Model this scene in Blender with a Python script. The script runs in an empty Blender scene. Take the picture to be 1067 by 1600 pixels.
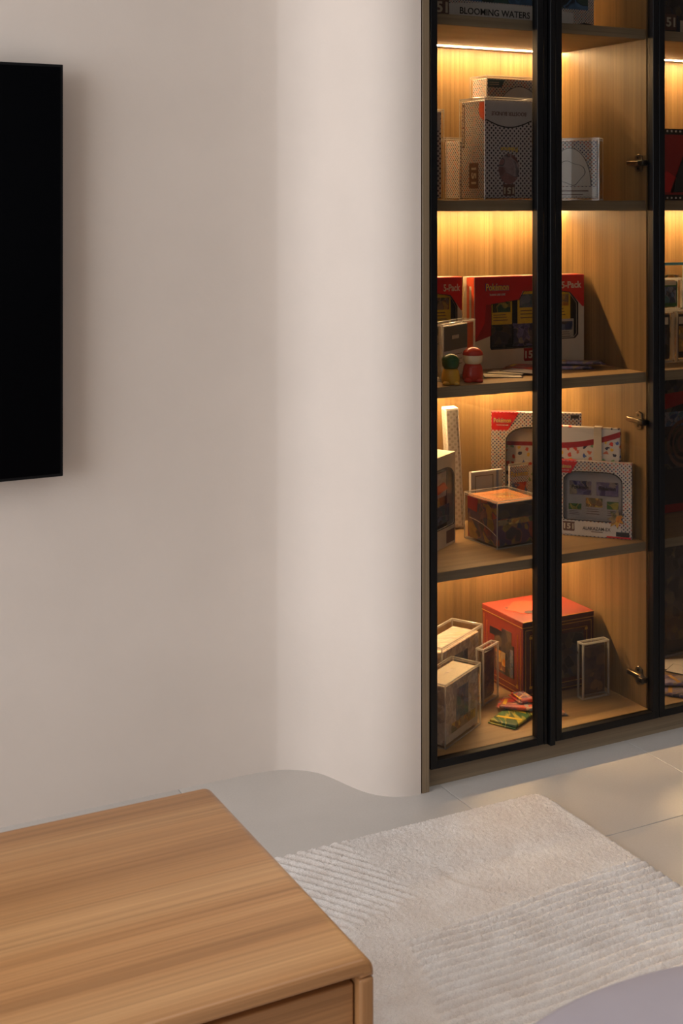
import bpy, bmesh, math, random
from mathutils import Vector, Matrix
R = math.radians
PI = math.pi
random.seed(7)
SC = bpy.context.scene
COL = SC.collection

def lin(v):
    v /= 255.0
    return v / 12.92 if v <= .04045 else ((v + .055) / 1.055) ** 2.4
def rgb(r, g, b):
    return (lin(r), lin(g), lin(b), 1.0)

# ------------------------------------------------------------------ camera, world, light, exposure
cd = bpy.data.cameras.new('camera')
cam = bpy.data.objects.new('camera', cd); COL.objects.link(cam)
cam.location = (0, 0, 1.2)
cam.rotation_euler = (R(90), 0, R(-27.3))
cd.sensor_fit = 'AUTO'; cd.sensor_width = 36.0
cd.lens = 2063.0 * 36.0 / 1600.0
cd.shift_y = -482.0 / 1600.0
cd.clip_start = .05
cd.dof.use_dof = True
cd.dof.focus_distance = 2.72
cd.dof.aperture_fstop = 11.0
SC.camera = cam

world = bpy.data.worlds.new('world'); SC.world = world
world.use_nodes = True
bg = world.node_tree.nodes['Background']
bg.inputs['Color'].default_value = (.80, .88, 1.0, 1)
bg.inputs['Strength'].default_value = .6

def area(name, loc, rot, sx, sy, power, color):
    l = bpy.data.lights.new(name, 'AREA'); l.shape = 'RECTANGLE'
    l.size = sx; l.size_y = sy; l.energy = power; l.color = color
    o = bpy.data.objects.new(name, l); COL.objects.link(o)
    o.location = loc; o.rotation_euler = rot
    return o
# daylight entering through the window in the left wall; the rear light is an added warm fill
area('window_daylight', (-2.26, .95, 1.45), (R(90), 0, R(-90)), 2.9, 2.0, 86, (.955, .965, 1.0))
area('rear_warm_fill', (.9, -2.46, 1.45), (R(90), 0, R(180)), 2.4, 1.7, 3, (1.0, .92, .84))

# added unseen fill light that brightens floor and rug (its housing is built with the room)
lamp = area('added_ceiling_fill', (1.25, .75, 2.585), (0, 0, 0), 1.5, .5, 6, (.97, .97, 1.0))
lamp.data.spread = R(95)
SC.view_settings.view_transform = 'Standard'
SC.view_settings.look = 'None'
SC.view_settings.gamma = 1.0
SC.view_settings.use_curve_mapping = False
SC.view_settings.exposure = 0.0
SC.cycles.transparent_max_bounces = 40
SC.cycles.max_bounces = 10
SC.cycles.diffuse_bounces = 5
SC.cycles.sample_clamp_indirect = 4.0
SC.cycles.use_denoising = True

# ------------------------------------------------------------------ materials
class NT:
    def __init__(s, name):
        s.m = bpy.data.materials.new(name); s.m.use_nodes = True
        s.t = s.m.node_tree; s.n = s.t.nodes; s.l = s.t.links
        s.n.clear()
        s.out = s.n.new('ShaderNodeOutputMaterial')
    def new(s, kind, **kw):
        n = s.n.new(kind)
        for k, v in kw.items():
            setattr(n, k, v)
        return n
    def link(s, a, b): s.l.new(a, b)
    def coord(s, scale=(1, 1, 1), rot=(0, 0, 0), kind='Object'):
        tc = s.new('ShaderNodeTexCoord'); mp = s.new('ShaderNodeMapping')
        mp.inputs['Scale'].default_value = scale; mp.inputs['Rotation'].default_value = rot
        s.link(tc.outputs[kind], mp.inputs['Vector'])
        return mp.outputs['Vector']
    def noise(s, vec, scale, detail=3, rough=.55, dist=0):
        n = s.new('ShaderNodeTexNoise'); n.inputs['Scale'].default_value = scale
        n.inputs['Detail'].default_value = detail; n.inputs['Roughness'].default_value = rough
        n.inputs['Distortion'].default_value = dist
        s.link(vec, n.inputs['Vector']); return n.outputs['Fac']
    def ramp(s, fac, stops, interp='LINEAR'):
        r = s.new('ShaderNodeValToRGB'); r.color_ramp.interpolation = interp
        e = r.color_ramp.elements
        while len(e) < len(stops): e.new(.5)
        for i, (p, c) in enumerate(stops):
            e[i].position = p; e[i].color = c
        s.link(fac, r.inputs['Fac']); return r.outputs['Color']
    def math(s, op, a, b=None, clamp=False):
        n = s.new('ShaderNodeMath', operation=op); n.use_clamp = clamp
        for i, v in enumerate((a, b)):
            if v is None: continue
            if isinstance(v, (int, float)): n.inputs[i].default_value = v
            else: s.link(v, n.inputs[i])
        return n.outputs[0]
    def mix(s, fac, a, b, blend='MIX'):
        n = s.new('ShaderNodeMix', data_type='RGBA', blend_type=blend)
        for sock, v in ((n.inputs[0], fac), (n.inputs[6], a), (n.inputs[7], b)):
            if isinstance(v, (int, float)): sock.default_value = v
            elif isinstance(v, tuple): sock.default_value = v
            else: s.link(v, sock)
        return n.outputs[2]
    def bsdf(s, color, rough=.5, spec=.5, metal=0, bump=None, bstr=.2, bdist=.001):
        p = s.new('ShaderNodeBsdfPrincipled')
        for k, v in (('Base Color', color), ('Roughness', rough), ('Specular IOR Level', spec), ('Metallic', metal)):
            if isinstance(v, (int, float, tuple)): p.inputs[k].default_value = v
            else: s.link(v, p.inputs[k])
        if bump is not None:
            b = s.new('ShaderNodeBump'); b.inputs['Strength'].default_value = bstr
            b.inputs['Distance'].default_value = bdist
            s.link(bump, b.inputs['Height']); s.link(b.outputs['Normal'], p.inputs['Normal'])
        s.link(p.outputs[0], s.out.inputs['Surface'])
        return p

def plain(name, color, rough=.5, spec=.5, metal=0, var=.08, vscale=40):
    t = NT(name)
    f = t.noise(t.coord(), vscale, 2)
    d = tuple(c * (1 - var) for c in color[:3]) + (1,)
    l = tuple(min(1, c * (1 + var)) for c in color[:3]) + (1,)
    t.bsdf(t.ramp(f, [(.3, d), (.7, l)]), rough, spec, metal)
    return t.m

def wood(name, axis, dark, mid, light, band=9.0, rough=.45, spec=.35, fine=150, strip=0.0, gmix=.55):
    """veneer with the grain along one axis: broad tone bands, cathedral figure and fine pores"""
    t = NT(name)
    def sc(along, across):
        v = [across] * 3; v[axis] = along
        return tuple(v)
    v1 = t.coord(sc(.35, band)); v2 = t.coord(sc(1.6, fine)); v3 = t.coord(sc(1.1, band * 3.2)); v4 = t.coord(sc(3.0, fine * 3))
    tone = t.noise(v1, 1.0, 2, .5)
    figure = t.noise(v3, 1.3, 3, .6, .6)
    fib = t.noise(v2, 1.0, 3, .6)
    pore = t.noise(v4, 1.0, 2, .6)
    a = t.ramp(tone, [(.30, dark), (.5, mid), (.70, light)])
    b = t.ramp(figure, [(.35, tuple(c * .80 for c in mid[:3]) + (1,)), (.62, tuple(min(1, c * 1.10) for c in mid[:3]) + (1,))])
    c1 = t.mix(.42, a, b)
    g = t.ramp(fib, [(.32, (.70, .68, .66, 1)), (.58, (1.05, 1.05, 1.05, 1))])
    if strip:
        sp = t.new('ShaderNodeSeparateXYZ'); t.link(t.coord(), sp.inputs[0])
        q = sp.outputs[{0: 1, 1: 0, 2: 0}[axis]]
        cell = t.math('FLOOR', t.math('DIVIDE', t.math('ADD', q, 10.0), strip))
        wn = t.new('ShaderNodeTexWhiteNoise', noise_dimensions='1D'); t.link(cell, wn.inputs['W'])
        c1 = t.mix(.85, c1, t.ramp(wn.outputs['Value'], [(0, (.90, .88, .86, 1)), (1, (1.08, 1.08, 1.08, 1))]), 'MULTIPLY')
        wv = t.new('ShaderNodeTexWave', wave_type='BANDS', bands_direction={0: 'Y', 1: 'X', 2: 'X'}[axis], wave_profile='SAW')
        wv.inputs['Scale'].default_value = 1.0; wv.inputs['Distortion'].default_value = 5.0
        wv.inputs['Detail'].default_value = 2.0; wv.inputs['Detail Scale'].default_value = .6
        t.link(t.coord(sc(1.0, 22)), wv.inputs['Vector'])
        c1 = t.mix(.6, c1, t.ramp(wv.outputs['Fac'], [(0, (.90, .87, .84, 1)), (.5, (1.03, 1.03, 1.03, 1)), (1, (1.0, 1.0, 1.0, 1))]), 'MULTIPLY')
    c2 = t.mix(gmix, c1, g, 'MULTIPLY')
    p = t.ramp(pore, [(.30, (.78, .75, .72, 1)), (.46, (1, 1, 1, 1))])
    c3 = t.mix(.45, c2, p, 'MULTIPLY')
    t.bsdf(c3, rough, spec, 0, fib, .10, .0006)
    return t.m

def thin_glass(name, tint=(.95, .96, .95, 1), refl=.035, rough=.0):
    """a pane seen edge on reflects more; no refraction is needed for a flat sheet"""
    t = NT(name)
    tr = t.new('ShaderNodeBsdfTransparent'); tr.inputs['Color'].default_value = tint
    gl = t.new('ShaderNodeBsdfGlossy'); gl.inputs['Roughness'].default_value = rough
    lw = t.new('ShaderNodeLayerWeight'); lw.inputs['Blend'].default_value = .5
    p = t.math('POWER', lw.outputs['Facing'], 5.0)
    f = t.math('MULTIPLY_ADD', p, 1.0 - refl); f.node.inputs[2].default_value = refl
    mx = t.new('ShaderNodeMixShader')
    t.link(f, mx.inputs[0]); t.link(tr.outputs[0], mx.inputs[1]); t.link(gl.outputs[0], mx.inputs[2])
    t.link(mx.outputs[0], t.out.inputs['Surface'])
    return t.m

def acrylic_edge_mat():
    t = NT('acrylic_cut_edge')
    tr = t.new('ShaderNodeBsdfTransparent'); tr.inputs['Color'].default_value = (.95, .93, .90, 1)
    di = t.new('ShaderNodeBsdfTranslucent'); di.inputs['Color'].default_value = (.92, .90, .88, 1)
    d2 = t.new('ShaderNodeBsdfDiffuse'); d2.inputs['Color'].default_value = (.9, .88, .86, 1)
    gl = t.new('ShaderNodeBsdfGlossy'); gl.inputs['Roughness'].default_value = .12
    n = t.noise(t.coord(), 14, 1)
    f = t.math('MULTIPLY_ADD', n, .4); f.node.inputs[2].default_value = .26
    a = t.new('ShaderNodeMixShader'); a.inputs[0].default_value = .5
    t.link(di.outputs[0], a.inputs[1]); t.link(d2.outputs[0], a.inputs[2])
    b = t.new('ShaderNodeMixShader'); b.inputs[0].default_value = .35
    t.link(a.outputs[0], b.inputs[1]); t.link(gl.outputs[0], b.inputs[2])
    c = t.new('ShaderNodeMixShader'); t.link(f, c.inputs[0])
    t.link(tr.outputs[0], c.inputs[1]); t.link(b.outputs[0], c.inputs[2])
    t.link(c.outputs[0], t.out.inputs['Surface'])
    return t.m

def emit(name, color, strength):
    t = NT(name)
    e = t.new('ShaderNodeEmission'); e.inputs['Color'].default_value = color; e.inputs['Strength'].default_value = strength
    t.link(e.outputs[0], t.out.inputs['Surface'])
    return t.m

def dotted(name, base, cols, pitch=.0062, rad=.30, rough=.4):
    """printed lattice of small coloured dots on the diagonal (front and side faces alike)"""
    t = NT(name)
    tc = t.new('ShaderNodeTexCoord'); sp = t.new('ShaderNodeSeparateXYZ'); t.link(tc.outputs['Object'], sp.inputs[0])
    u = t.math('ADD', sp.outputs[0], sp.outputs[1]); v = sp.outputs[2]
    a = t.math('DIVIDE', t.math('ADD', u, v), pitch * 1.414); b = t.math('DIVIDE', t.math('SUBTRACT', u, v), pitch * 1.414)
    fa = t.math('SUBTRACT', t.math('FRACT', t.math('ADD', a, 1000)), .5); fb = t.math('SUBTRACT', t.math('FRACT', t.math('ADD', b, 1000)), .5)
    d = t.math('SQRT', t.math('ADD', t.math('MULTIPLY', fa, fa), t.math('MULTIPLY', fb, fb)))
    m = t.math('LESS_THAN', d, rad)
    cb = t.new('ShaderNodeCombineXYZ'); t.link(t.math('FLOOR', t.math('ADD', a, 1000)), cb.inputs[0]); t.link(t.math('FLOOR', t.math('ADD', b, 1000)), cb.inputs[1])
    wn = t.new('ShaderNodeTexWhiteNoise', noise_dimensions='2D'); t.link(cb.outputs[0], wn.inputs['Vector'])
    n = len(cols)
    col = t.ramp(wn.outputs['Value'], [(i / n, c) for i, c in enumerate(cols)], 'CONSTANT')
    t.bsdf(t.mix(m, base, col), rough, .4)
    return t.m

def art(name, cols, scale=90, rough=.35, dist=.6, spec=.5):
    """abstract printed artwork: soft colour patches"""
    t = NT(name)
    tc = t.new('ShaderNodeTexCoord'); sx = t.new('ShaderNodeSeparateXYZ'); t.link(tc.outputs['Object'], sx.inputs[0])
    cx = t.new('ShaderNodeCombineXYZ'); t.link(t.math('ADD', sx.outputs[0], sx.outputs[1]), cx.inputs[0]); t.link(sx.outputs[2], cx.inputs[1])
    t.link(t.math('MULTIPLY', sx.outputs[1], .35), cx.inputs[2]); v = cx.outputs[0]
    nz = t.new('ShaderNodeTexNoise'); nz.inputs['Scale'].default_value = scale * .6; t.link(v, nz.inputs['Vector'])
    vm = t.mix(.018 * dist, v, nz.outputs['Color'], 'LINEAR_LIGHT')
    vo = t.new('ShaderNodeTexVoronoi', feature='SMOOTH_F1'); vo.inputs['Scale'].default_value = scale
    vo.inputs['Smoothness'].default_value = .25
    t.link(vm, vo.inputs['Vector'])
    sp = t.new('ShaderNodeSeparateColor'); t.link(vo.outputs['Color'], sp.inputs[0])
    n = len(cols)
    col = t.ramp(sp.outputs[0], [((i + .35) / n, c) for i, c in enumerate(cols)])
    dk = t.ramp(t.noise(v, scale * 1.7, 3), [(.35, (.55, .55, .55, 1)), (.6, (1.05, 1.05, 1.05, 1))])
    t.bsdf(t.mix(.6, col, dk, 'MULTIPLY'), rough, spec)
    return t.m

def confetti(name, base, cols, scale=70, cover=.24):
    """small scattered coloured shapes on a pale ground"""
    t = NT(name)
    tc = t.new('ShaderNodeTexCoord'); sx = t.new('ShaderNodeSeparateXYZ'); t.link(tc.outputs['Object'], sx.inputs[0])
    cx = t.new('ShaderNodeCombineXYZ'); t.link(sx.outputs[0], cx.inputs[0]); t.link(sx.outputs[2], cx.inputs[1])
    vo = t.new('ShaderNodeTexVoronoi', voronoi_dimensions='2D'); vo.inputs['Scale'].default_value = scale; vo.inputs['Randomness'].default_value = .75
    nz = t.new('ShaderNodeTexNoise'); nz.inputs['Scale'].default_value = scale * 2.2; t.link(tc.outputs['Object'], nz.inputs['Vector'])
    t.link(t.mix(.006, cx.outputs[0], nz.outputs['Color'], 'LINEAR_LIGHT'), vo.inputs['Vector'])
    m = t.math('LESS_THAN', vo.outputs['Distance'], cover)
    sp = t.new('ShaderNodeSeparateColor'); t.link(vo.outputs['Color'], sp.inputs[0])
    n = len(cols)
    t.bsdf(t.mix(m, base, t.ramp(sp.outputs[1], [(i / n, c) for i, c in enumerate(cols)], 'CONSTANT')), .4, .4)
    return t.m

M = {}
def wall_mat(name, c):
    t = NT(name); v = t.coord()
    f = t.noise(v, 5, 4, .6); g = t.noise(v, 170, 3, .6)
    d = tuple(x * .965 for x in c[:3]) + (1,)
    t.bsdf(t.ramp(f, [(.35, d), (.65, c)]), .85, .2, 0, g, .10, .002)
    return t.m
M['wall'] = wall_mat('limewash_plaster', rgb(226, 214, 203))
M['taupe'] = wall_mat('taupe_plaster', rgb(126, 116, 107))
M['ceil'] = wall_mat('ceiling_paint', rgb(236, 232, 226))
M['grout'] = plain('grey_grout', rgb(120, 112, 104), .9)
def tile_mat():
    t = NT('greige_porcelain'); v = t.coord()
    oi = t.new('ShaderNodeObjectInfo')
    f = t.noise(v, 2.6, 5, .6, .4); g = t.noise(v, 260, 2)
    col = t.ramp(f, [(.3, rgb(192, 186, 179)), (.7, rgb(204, 198, 191))])
    tone = t.ramp(oi.outputs['Random'], [(0, (.965, .965, .97, 1)), (1, (1.0, 1.0, 1.0, 1))])
    col = t.mix(1.0, col, tone, 'MULTIPLY')
    sp = t.ramp(g, [(.3, (.93, .93, .93, 1)), (.6, (1, 1, 1, 1))])
    rr = t.ramp(f, [(.3, (.30, .30, .30, 1)), (.7, (.38, .38, .38, 1))])
    t.bsdf(t.mix(.7, col, sp, 'MULTIPLY'), rr, .45, 0, g, .03, .0005)
    return t.m
M['tile'] = tile_mat()
oak = (rgb(100, 76, 44), rgb(118, 93, 57), rgb(136, 109, 70))
oak_daylit = (rgb(120, 102, 80), rgb(138, 120, 96), rgb(152, 135, 110))  # same oak as inside, with the grey cast of daylight put into its colour
M['oak_v'] = wood('oak_veneer_upright', 2, *oak, band=22, fine=210, strip=.083, gmix=.8)
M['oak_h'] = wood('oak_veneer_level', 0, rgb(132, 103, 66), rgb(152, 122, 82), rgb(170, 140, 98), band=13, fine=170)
wal = (rgb(152, 106, 66), rgb(184, 135, 88), rgb(208, 163, 114))
M['edge_h'] = wood('daylit_oak_edge_level', 0, *oak_daylit, band=16, fine=170)
M['edge_v'] = wood('daylit_oak_edge_upright', 2, *oak_daylit, band=16, fine=170)
M['table_x'] = wood('honey_oak_long_grain', 0, *wal, band=16, fine=260, rough=.36, spec=.4, strip=.062, gmix=.75)
M['table_z'] = wood('honey_oak_upright_grain', 2, *wal, band=11, fine=190, rough=.36, spec=.4)
M['frame'] = plain('black_anodised_aluminium', rgb(14, 14, 16), .42, .22, 0, .1, 200)
M['black'] = plain('black_plastic', rgb(13, 13, 14), .5)
M['pane'] = thin_glass('smoked_glass', (.80, .795, .785, 1), .022)
M['clear'] = thin_glass('clear_film', (.97, .97, .97, 1), .04, .05)
M['acr'] = thin_glass('clear_acrylic', (.975, .97, .96, 1), .035, .03)
M['acr_edge'] = acrylic_edge_mat()
M['led'] = emit('warm_led', (1.0, .645, .30, 1), 440)
M['nickel'] = plain('nickel_plate', rgb(126, 112, 92), .28, .5, 1.0)
M['dark_metal'] = plain('dark_metal', rgb(60, 54, 48), .35, .5, 1.0)
M['white'] = plain('white_card', rgb(208, 202, 196), .5, .4, 0, .03)
M['cream'] = plain('cream_card', rgb(206, 192, 170), .55, .4, 0, .05)
M['grey'] = plain('grey_card', rgb(178, 170, 168), .5, .4, 0, .05)
M['charcoal'] = plain('charcoal_card', rgb(42, 40, 42), .5, .4)
M['red'] = plain('red_print', rgb(196, 30, 32), .4, .5, 0, .06)
M['darkred'] = plain('dark_red_print', rgb(150, 24, 26), .4, .5, 0, .06)
M['orange'] = plain('orange_print', rgb(222, 82, 40), .4, .5, 0, .06)
M['yellow'] = plain('yellow_ink', rgb(245, 200, 40), .4)
M['pale_blue'] = plain('pale_blue_print', rgb(140, 152, 186), .4)
M['emblem'] = art('emblem_art', [rgb(120, 70, 66), rgb(170, 150, 150), rgb(90, 84, 92), rgb(150, 110, 108)], 34)
M['blue'] = plain('blue_ink', rgb(44, 78, 150), .4)
M['gold'] = plain('gold_foil', rgb(214, 164, 70), .35, .5, .75)
M['brown_ink'] = plain('brown_ink', rgb(104, 72, 62), .5)
M['ink'] = plain('dark_ink', rgb(34, 30, 36), .5)
M['teal'] = plain('teal_print', rgb(40, 78, 92), .4)
M['green'] = plain('green_print', rgb(52, 96, 44), .4, .5, 0, .2, 120)
M['cyan'] = plain('cyan_plastic', rgb(110, 200, 226), .3)
dc = [rgb(60, 60, 110), rgb(176, 70, 60), rgb(40, 44, 60), rgb(96, 110, 130), rgb(150, 96, 70), rgb(70, 50, 90)]
M['dots'] = dotted('white_carton_with_dots', rgb(198, 189, 181), dc)
M['dots_small'] = dotted('white_carton_small_dots', rgb(198, 189, 181), dc, .0048, .28)
M['dots_soft'] = dotted('white_carton_grey_dots', rgb(228, 220, 210), [rgb(196, 184, 172), rgb(204, 196, 186)], .010, .3)
M['dots_night'] = dotted('grey_carton_with_dots', rgb(196, 184, 182), [rgb(58, 52, 64), rgb(84, 66, 72), rgb(46, 44, 56)], .0078, .30)
cf = [rgb(206, 66, 48), rgb(70, 96, 160), rgb(226, 178, 60), rgb(52, 50, 70), rgb(120, 160, 110), rgb(200, 110, 80)]
M['confetti'] = confetti('confetti_print', rgb(204, 196, 188), cf, 62, .27)
M['art_warm'] = art('warm_art', [rgb(200, 120, 40), rgb(230, 190, 90), rgb(120, 60, 40), rgb(180, 150, 110), rgb(90, 90, 60)], 60)
M['art_cool'] = art('cool_art', [rgb(50, 70, 110), rgb(110, 130, 160), rgb(40, 40, 60), rgb(150, 140, 150), rgb(70, 110, 120)], 60)
M['art_dark'] = art('dark_art', [rgb(30, 26, 30), rgb(70, 56, 50), rgb(46, 50, 70), rgb(104, 84, 60), rgb(26, 30, 34)], 45)
M['art_mix'] = art('mixed_art', [rgb(70, 80, 50), rgb(170, 130, 50), rgb(90, 50, 90), rgb(40, 60, 90), rgb(180, 80, 50), rgb(60, 50, 60)], 48)
M['art_green'] = art('green_art', [rgb(44, 84, 40), rgb(60, 110, 60), rgb(200, 180, 70), rgb(30, 60, 30), rgb(70, 120, 50)], 45)
M['art_red'] = art('red_art', [rgb(190, 40, 34), rgb(220, 90, 50), rgb(90, 120, 150), rgb(150, 30, 30), rgb(230, 190, 150), rgb(190, 50, 40)], 45)
M['art_violet'] = art('violet_art', [rgb(70, 60, 110), rgb(150, 140, 170), rgb(100, 80, 130), rgb(180, 160, 130), rgb(60, 60, 90)], 60)
M['art_blue'] = art('blue_art', [rgb(36, 66, 110), rgb(24, 40, 60), rgb(80, 120, 160), rgb(20, 30, 40), rgb(90, 130, 120)], 26)
M['art_pale'] = art('pale_art', [rgb(214, 200, 180), rgb(196, 172, 160), rgb(226, 214, 200), rgb(170, 150, 150), rgb(206, 180, 150)], 60)
M['foil_dark'] = art('dark_foil', [rgb(44, 34, 52), rgb(80, 60, 60), rgb(34, 28, 40), rgb(110, 80, 60)], 60, .3)
M['toy_red'] = plain('glossy_red_paint', rgb(178, 52, 34), .25, .5, 0, .05)
M['toy_cream'] = plain('glossy_cream_paint', rgb(226, 206, 172), .25, .5, 0, .03)
M['toy_green'] = plain('glossy_green_paint', rgb(46, 82, 44), .25, .5, 0, .05)
M['toy_yellow'] = plain('glossy_yellow_paint', rgb(206, 158, 50), .25, .5, 0, .05)
M['screen'] = plain('switched_off_screen', rgb(3, 3, 5), .3, .05, 0, .02)
M['velvet'] = plain('pale_lilac_velvet', rgb(152, 145, 151), .8, .25, 0, .03, 14)

# ------------------------------------------------------------------ mesh helpers
class MB:
    def __init__(s): s.bm = bmesh.new()
    def box(s, x0, x1, y0, y1, z0, z1, bev=0, seg=2, mi=0):
        vs = [s.bm.verts.new(p) for p in ((x0,y0,z0),(x1,y0,z0),(x1,y1,z0),(x0,y1,z0),(x0,y0,z1),(x1,y0,z1),(x1,y1,z1),(x0,y1,z1))]
        fs = [s.bm.faces.new([vs[i] for i in q]) for q in ((3,2,1,0),(4,5,6,7),(0,1,5,4),(1,2,6,5),(2,3,7,6),(3,0,4,7))]
        for f in fs: f.material_index = mi
        if bev:
            es = list({e for f in fs for e in f.edges})
            r = bmesh.ops.bevel(s.bm, geom=es, offset=bev, segments=seg, profile=.5, affect='EDGES')
            for f in r['faces']: f.smooth = seg > 1; f.material_index = mi
        return s
    def prism(s, pts, axis, a0, a1, bev=0, seg=2, smooth=False):
        """polygon pts (2-D) extruded along axis 0,1,2; for axis 1 pts are (x,z), axis 2 (x,y), axis 0 (y,z)"""
        def P(p, a):
            return {0: (a, p[0], p[1]), 1: (p[0], a, p[1]), 2: (p[0], p[1], a)}[axis]
        A = [s.bm.verts.new(P(p, a0)) for p in pts]; B = [s.bm.verts.new(P(p, a1)) for p in pts]
        n = len(pts); fs = [s.bm.faces.new(A), s.bm.faces.new(B[::-1])]
        for i in range(n):
            f = s.bm.faces.new((A[i], B[i], B[(i+1) % n], A[(i+1) % n])); f.smooth = smooth; fs.append(f)
        bmesh.ops.recalc_face_normals(s.bm, faces=fs)
        if bev:
            es = list(fs[0].edges) + list(fs[1].edges)
            r = bmesh.ops.bevel(s.bm, geom=es, offset=bev, segments=seg, profile=.5, affect='EDGES')
            for f in r['faces']: f.smooth = True
        return s
    def ring(s, outer, inner, axis, a0, a1):
        """plate with a hole: outer and inner loops with the same number of points"""
        def P(p, a):
            return {0: (a, p[0], p[1]), 1: (p[0], a, p[1]), 2: (p[0], p[1], a)}[axis]
        n = len(outer); L = [[s.bm.verts.new(P(p, a)) for p in loop] for loop, a in ((outer, a0), (inner, a0), (inner, a1), (outer, a1))]
        fs = []
        for k in range(4):
            A, B = L[k], L[(k+1) % 4]
            for i in range(n):
                try: fs.append(s.bm.faces.new((A[i], A[(i+1) % n], B[(i+1) % n], B[i])))
                except ValueError: pass
        bmesh.ops.recalc_face_normals(s.bm, faces=fs)
        return s
    def lathe(s, prof, c=(0, 0, 0), seg=24, sx=1, sy=1):
        rings = []
        for r, z in prof:
            if r < 1e-6: rings.append([s.bm.verts.new((c[0], c[1], c[2] + z))])
            else: rings.append([s.bm.verts.new((c[0] + r*sx*math.cos(2*PI*k/seg), c[1] + r*sy*math.sin(2*PI*k/seg), c[2] + z)) for k in range(seg)])
        for A, B in zip(rings, rings[1:]):
            for k in range(seg):
                j = (k+1) % seg
                if len(A) == 1 and len(B) == 1: continue
                if len(A) == 1: f = s.bm.faces.new((A[0], B[j], B[k]))
                elif len(B) == 1: f = s.bm.faces.new((A[k], A[j], B[0]))
                else: f = s.bm.faces.new((A[k], A[j], B[j], B[k]))
                f.smooth = True
        bmesh.ops.recalc_face_normals(s.bm, faces=s.bm.faces[:])
        return s
    def cyl(s, p, r, h, axis=2, seg=16):
        m = {0: Matrix.Rotation(PI/2, 4, 'Y'), 1: Matrix.Rotation(-PI/2, 4, 'X'), 2: Matrix.Identity(4)}[axis]
        a = Vector((0, 0, 0)); T = Matrix.Translation(p) @ m @ Matrix.Translation((0, 0, h/2))
        bmesh.ops.create_cone(s.bm, cap_ends=True, segments=seg, radius1=r, radius2=r, depth=h, matrix=T)
        return s
    def build(s, name, mat, parent=None, loc=None, kind=None, label=None):
        me = bpy.data.meshes.new(name); s.bm.normal_update(); s.bm.to_mesh(me); s.bm.free()
        for m in (mat if isinstance(mat, (list, tuple)) else [mat]): me.materials.append(m)
        return link(name, me, parent, loc, kind, label)

def link(name, me, parent=None, loc=None, kind=None, label=None):
    o = bpy.data.objects.new(name, me); COL.objects.link(o)
    if parent is not None: o.parent = parent
    if loc is not None: o.location = loc
    if kind: o['kind'] = kind
    if label: o['label'] = label
    return o
def box(name, mat, parent, x0, x1, y0, y1, z0, z1, bev=0, seg=2, kind=None, label=None):
    return MB().box(x0, x1, y0, y1, z0, z1, bev, seg).build(name, mat, parent, None, kind, label)
def thing(name, label, cat, loc=(0, 0, 0), yaw=0, group=None, tilt=(0, 0)):
    o = bpy.data.objects.new(name, None); COL.objects.link(o)
    o.location = loc; o.rotation_euler = (R(tilt[0]), R(tilt[1]), R(yaw)); o.empty_display_size = .05
    o['label'] = label; o['category'] = cat
    if group: o['group'] = group
    return o
_dg = None
def text(s, size, mat, parent, loc, face='front', turn=0, bold=.0, width=None, name='lettering', align='CENTER', depth=.0002):
    """raised flat lettering on a front (-y) , left (-x) or top (+z) face; turn rotates it in that face"""
    cu = bpy.data.curves.new(name, 'FONT'); cu.body = s; cu.size = size; cu.offset = bold * size
    cu.extrude = depth; cu.align_x = align; cu.align_y = 'CENTER'; cu.resolution_u = 3
    tmp = bpy.data.objects.new('tmp', cu); COL.objects.link(tmp)
    bpy.context.view_layer.update()
    me = bpy.data.meshes.new_from_object(tmp.evaluated_get(bpy.context.evaluated_depsgraph_get()))
    if width:
        xs = [v.co.x for v in me.vertices]; w = max(xs) - min(xs)
        for v in me.vertices: v.co.x *= width / w
    bpy.data.objects.remove(tmp); bpy.data.curves.remove(cu)
    me.materials.clear(); me.materials.append(mat); me.name = name
    o = link(name, me, parent, loc)
    o.rotation_euler = {'front': (PI/2, R(turn), 0), 'left': (PI/2, R(turn), -PI/2), 'top': (0, 0, R(turn))}[face]
    return o
def wordmark(parent, x, z, width, y=-.0004, face='front', turn=0, sub=True):
    """yellow brand lettering with a blue outline and a small line of white capitals beneath"""
    s = width * .36
    def at(dx, dz, out):
        if face == 'front': return (x + dx, y - out, z + dz)
        return (y - out, x - dx, z + dz)
    q = -1 if turn == 180 else 1
    text('Pok\u00e9mon', s, M['blue'], parent, at(0, 0, .0001), face, turn, .055, width * 1.05, 'logo_outline')
    text('Pok\u00e9mon', s, M['yellow'], parent, at(0, 0, .0005), face, turn, .012, width, 'logo')
    if sub: text('TRADING CARD GAME', s * .28, M['white'], parent, at(0, -s * .75 * q, .0003), face, turn, .02, width * .7)

# ------------------------------------------------------------------ room
XL, XR, YR, ZC = -2.3, 4.3, -2.5, 2.62
floor = MB().box(XL, XR, YR, 2.9, -.06, -.004).build('floor', M['grout'], None, None, 'structure')
TX, TY, G = .4868, .975, .0016
ux = [1.43 + TX * k for k in range(-9, 8)]; uy = [1.995 + TY * k for k in range(-6, 2)]
tmesh = {}
for a in ux:
    for b in uy:
        x0, x1, y0, y1 = max(a, XL), min(a + TX, XR), max(b, YR), min(b + TY, 2.9)
        if x1 - x0 < .03 or y1 - y0 < .03: continue
        key = (round(x1 - x0, 3), round(y1 - y0, 3))
        if key not in tmesh:
            o = MB().box(G/2, key[0] - G/2, G/2, key[1] - G/2, -.012, 0, .0007, 1).build('tile', M['tile'], floor, (x0, y0, 0))
            tmesh[key] = o.data
        else: link('tile', tmesh[key], floor, (x0, y0, 0))

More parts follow.
